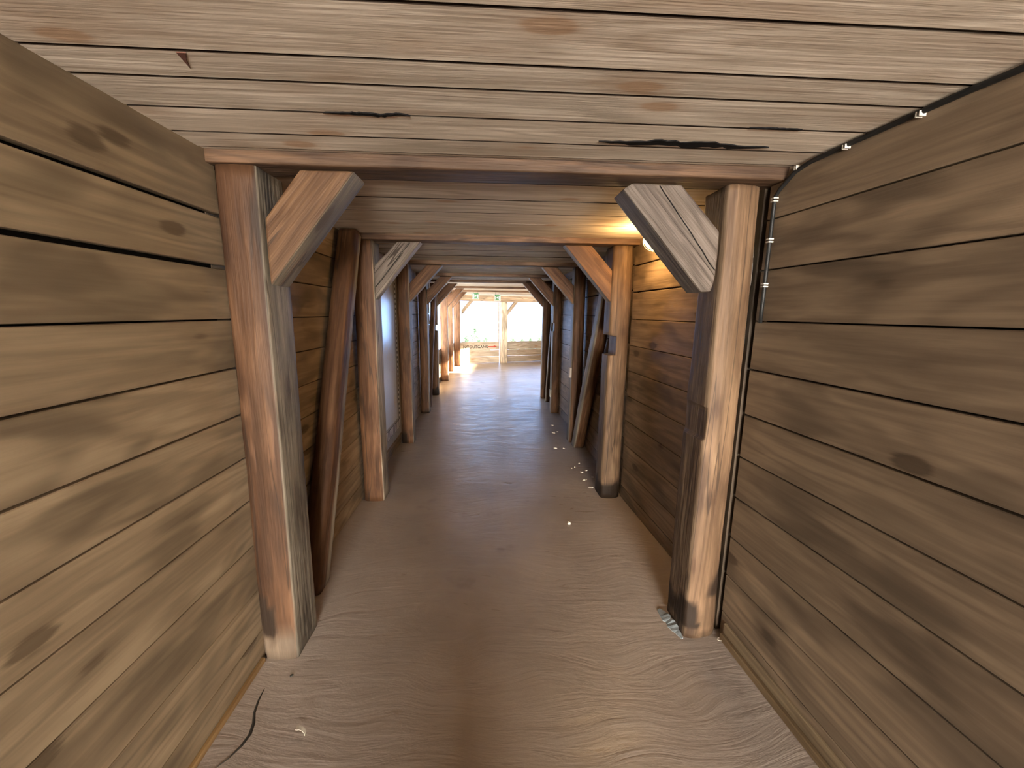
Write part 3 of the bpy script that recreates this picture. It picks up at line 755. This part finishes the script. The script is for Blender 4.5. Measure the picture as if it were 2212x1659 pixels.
# ------------------------------------------------------------------ outdoors
mb = MB(); R = random.Random(3)
nx, ny = 24, 16
gv = [[mb.vert((-40 + 80 * i / nx, 14.7 + 45 * j / ny, -1.2 - 9 * (1 - math.exp(-j / 3.)) + noise.noise(Vector((i * .5, j * .5, 0))) * .5)) for j in range(ny + 1)] for i in range(nx + 1)]
for i in range(nx):
    for j in range(ny): mb.face((gv[i][j], gv[i + 1][j], gv[i + 1][j + 1], gv[i][j + 1]), True)
structure(mb, 'ground', 'grass', label='green slope falling away outside the look-outs')
mb = MB(); mb.box((-6, YB - 2.0, -.2), (6, YB - .13, -.06)); structure(mb, 'terrace_ground', 'gravel', label='gravel ground outside the mouth of the passage')
def tree(x, y, top, rad, seed, label):
    z0 = -10.2
    t = thing('tree', (x, y, z0), label, 'tree', 'trees on the slope outside')
    b = timber((x, y, z0), (x, y, top - .4), (1, 0, 0), rrect(.3, .3, (.14,) * 4), 8, .03, seed, scale1=.35); b.build('trunk', 'bark', t)
    b = MB(); r = random.Random(seed); H = 6.0
    for k in range(1300):
        f = r.random() ** 1.3          # 0 tip .. 1 bottom
        a = r.uniform(0, 6.283); rr = rad * (f ** .75) * r.uniform(.75, 1.0)
        c = Vector((x + rr * math.cos(a), y + rr * math.sin(a), top - H * f - .1 * rr * r.random()))
        s = r.uniform(.14, .28)
        d1 = Vector((r.uniform(-1, 1), r.uniform(-1, 1), r.uniform(-1, 1))).normalized(); d2 = d1.cross(Vector((r.uniform(-1, 1), r.uniform(-1, 1), r.uniform(-1, 1)))).normalized()
        i = [b.vert(c + d1 * s), b.vert(c + d2 * s * .6), b.vert(c - d1 * s), b.vert(c - d2 * s * .6)]
        b.face(i)
    b.build('crown', 'leaf', t, fix=False)
for k, (u, v, y, rad, lab) in enumerate([(1027, 712, 26, 1.15, 'tallest tree behind the left look-out'), (1008, 727, 31, 1.0, 'lower tree at the left edge of the left look-out'), (1049, 730, 36, 1.2, 'tree behind the left look-out, beside the middle post'),
                                        (1108, 730, 26, .9, 'tree behind the right look-out, beside the middle post'), (1128, 733, 31, .9, 'small tree behind the middle of the right look-out'), (1146, 731, 36, 1.0, 'pointed tree behind the right part of the right look-out'), (1166, 728, 41, 1.2, 'tree at the right edge of the right look-out')]):
    tree((u - 1060) / 870 * y, y, 1.5 - (v - 675) / 870 * y, rad, 200 + k, lab)

# ------------------------------------------------------------------ light
w = bpy.data.worlds.new('World'); C.world = w; w.use_nodes = True
bg = w.node_tree.nodes['Background']; bg.inputs[1].default_value = 3.2
g = G(w.node_tree)
sep = g.n('ShaderNodeSeparateXYZ'); g.put(sep.inputs[0], g.n('ShaderNodeTexCoord').outputs['Generated'])
g.put(bg.inputs[0], g.mix(g.step(sep.outputs[1], .2, .6), g.mix(g.step(sep.outputs[1], -.965, -.88), c4(11.0, 10.3, 9.2), c4(.56, .54, .47)), c4(.27, .45, .82)))   # bright cone added behind the mouth to light the passage, blue ahead
sun = bpy.data.lights.new('sun', 'SUN'); sun.energy = 30; sun.color = (1, .85, .58); sun.angle = math.radians(.8)
so = bpy.data.objects.new('sun', sun); COL.objects.link(so)
sd = Vector((.97, -.12, .23)).normalized()       # towards the sun
so.rotation_euler = sd.to_track_quat('Z', 'Y').to_euler(); so.location = (8, 5, 9)

# ------------------------------------------------------------------ camera
f = 870.; vpx, vpy = 1060., 675.; W, H = 2212., 1659.
d = Vector((vpx - W / 2, -(vpy - H / 2), -f)).normalized()
roll = math.radians(.15)
up = Vector((math.sin(roll), math.cos(roll), 0)); z = (up - d * up.dot(d)).normalized(); x = d.cross(z)
cam = bpy.data.cameras.new('camera'); cam.sensor_width = 36; cam.lens = 36 * f / W; cam.clip_start = .02
co = bpy.data.objects.new('camera', cam); COL.objects.link(co)
co.matrix_world = Matrix.Translation((0, 0, 1.5)) @ Matrix((x, d, z)).to_4x4()
C.camera = co

C.view_settings.view_transform = 'Standard'; C.view_settings.look = 'None'
C.view_settings.exposure = 1.85; C.view_settings.gamma = 1; C.view_settings.use_curve_mapping = False
C.cycles.use_denoising = True
C.cycles.max_bounces = 6; C.cycles.diffuse_bounces = 6; C.cycles.glossy_bounces = 3; C.cycles.transmission_bounces = 2
C.cycles.use_adaptive_sampling = True; C.cycles.adaptive_threshold = .08
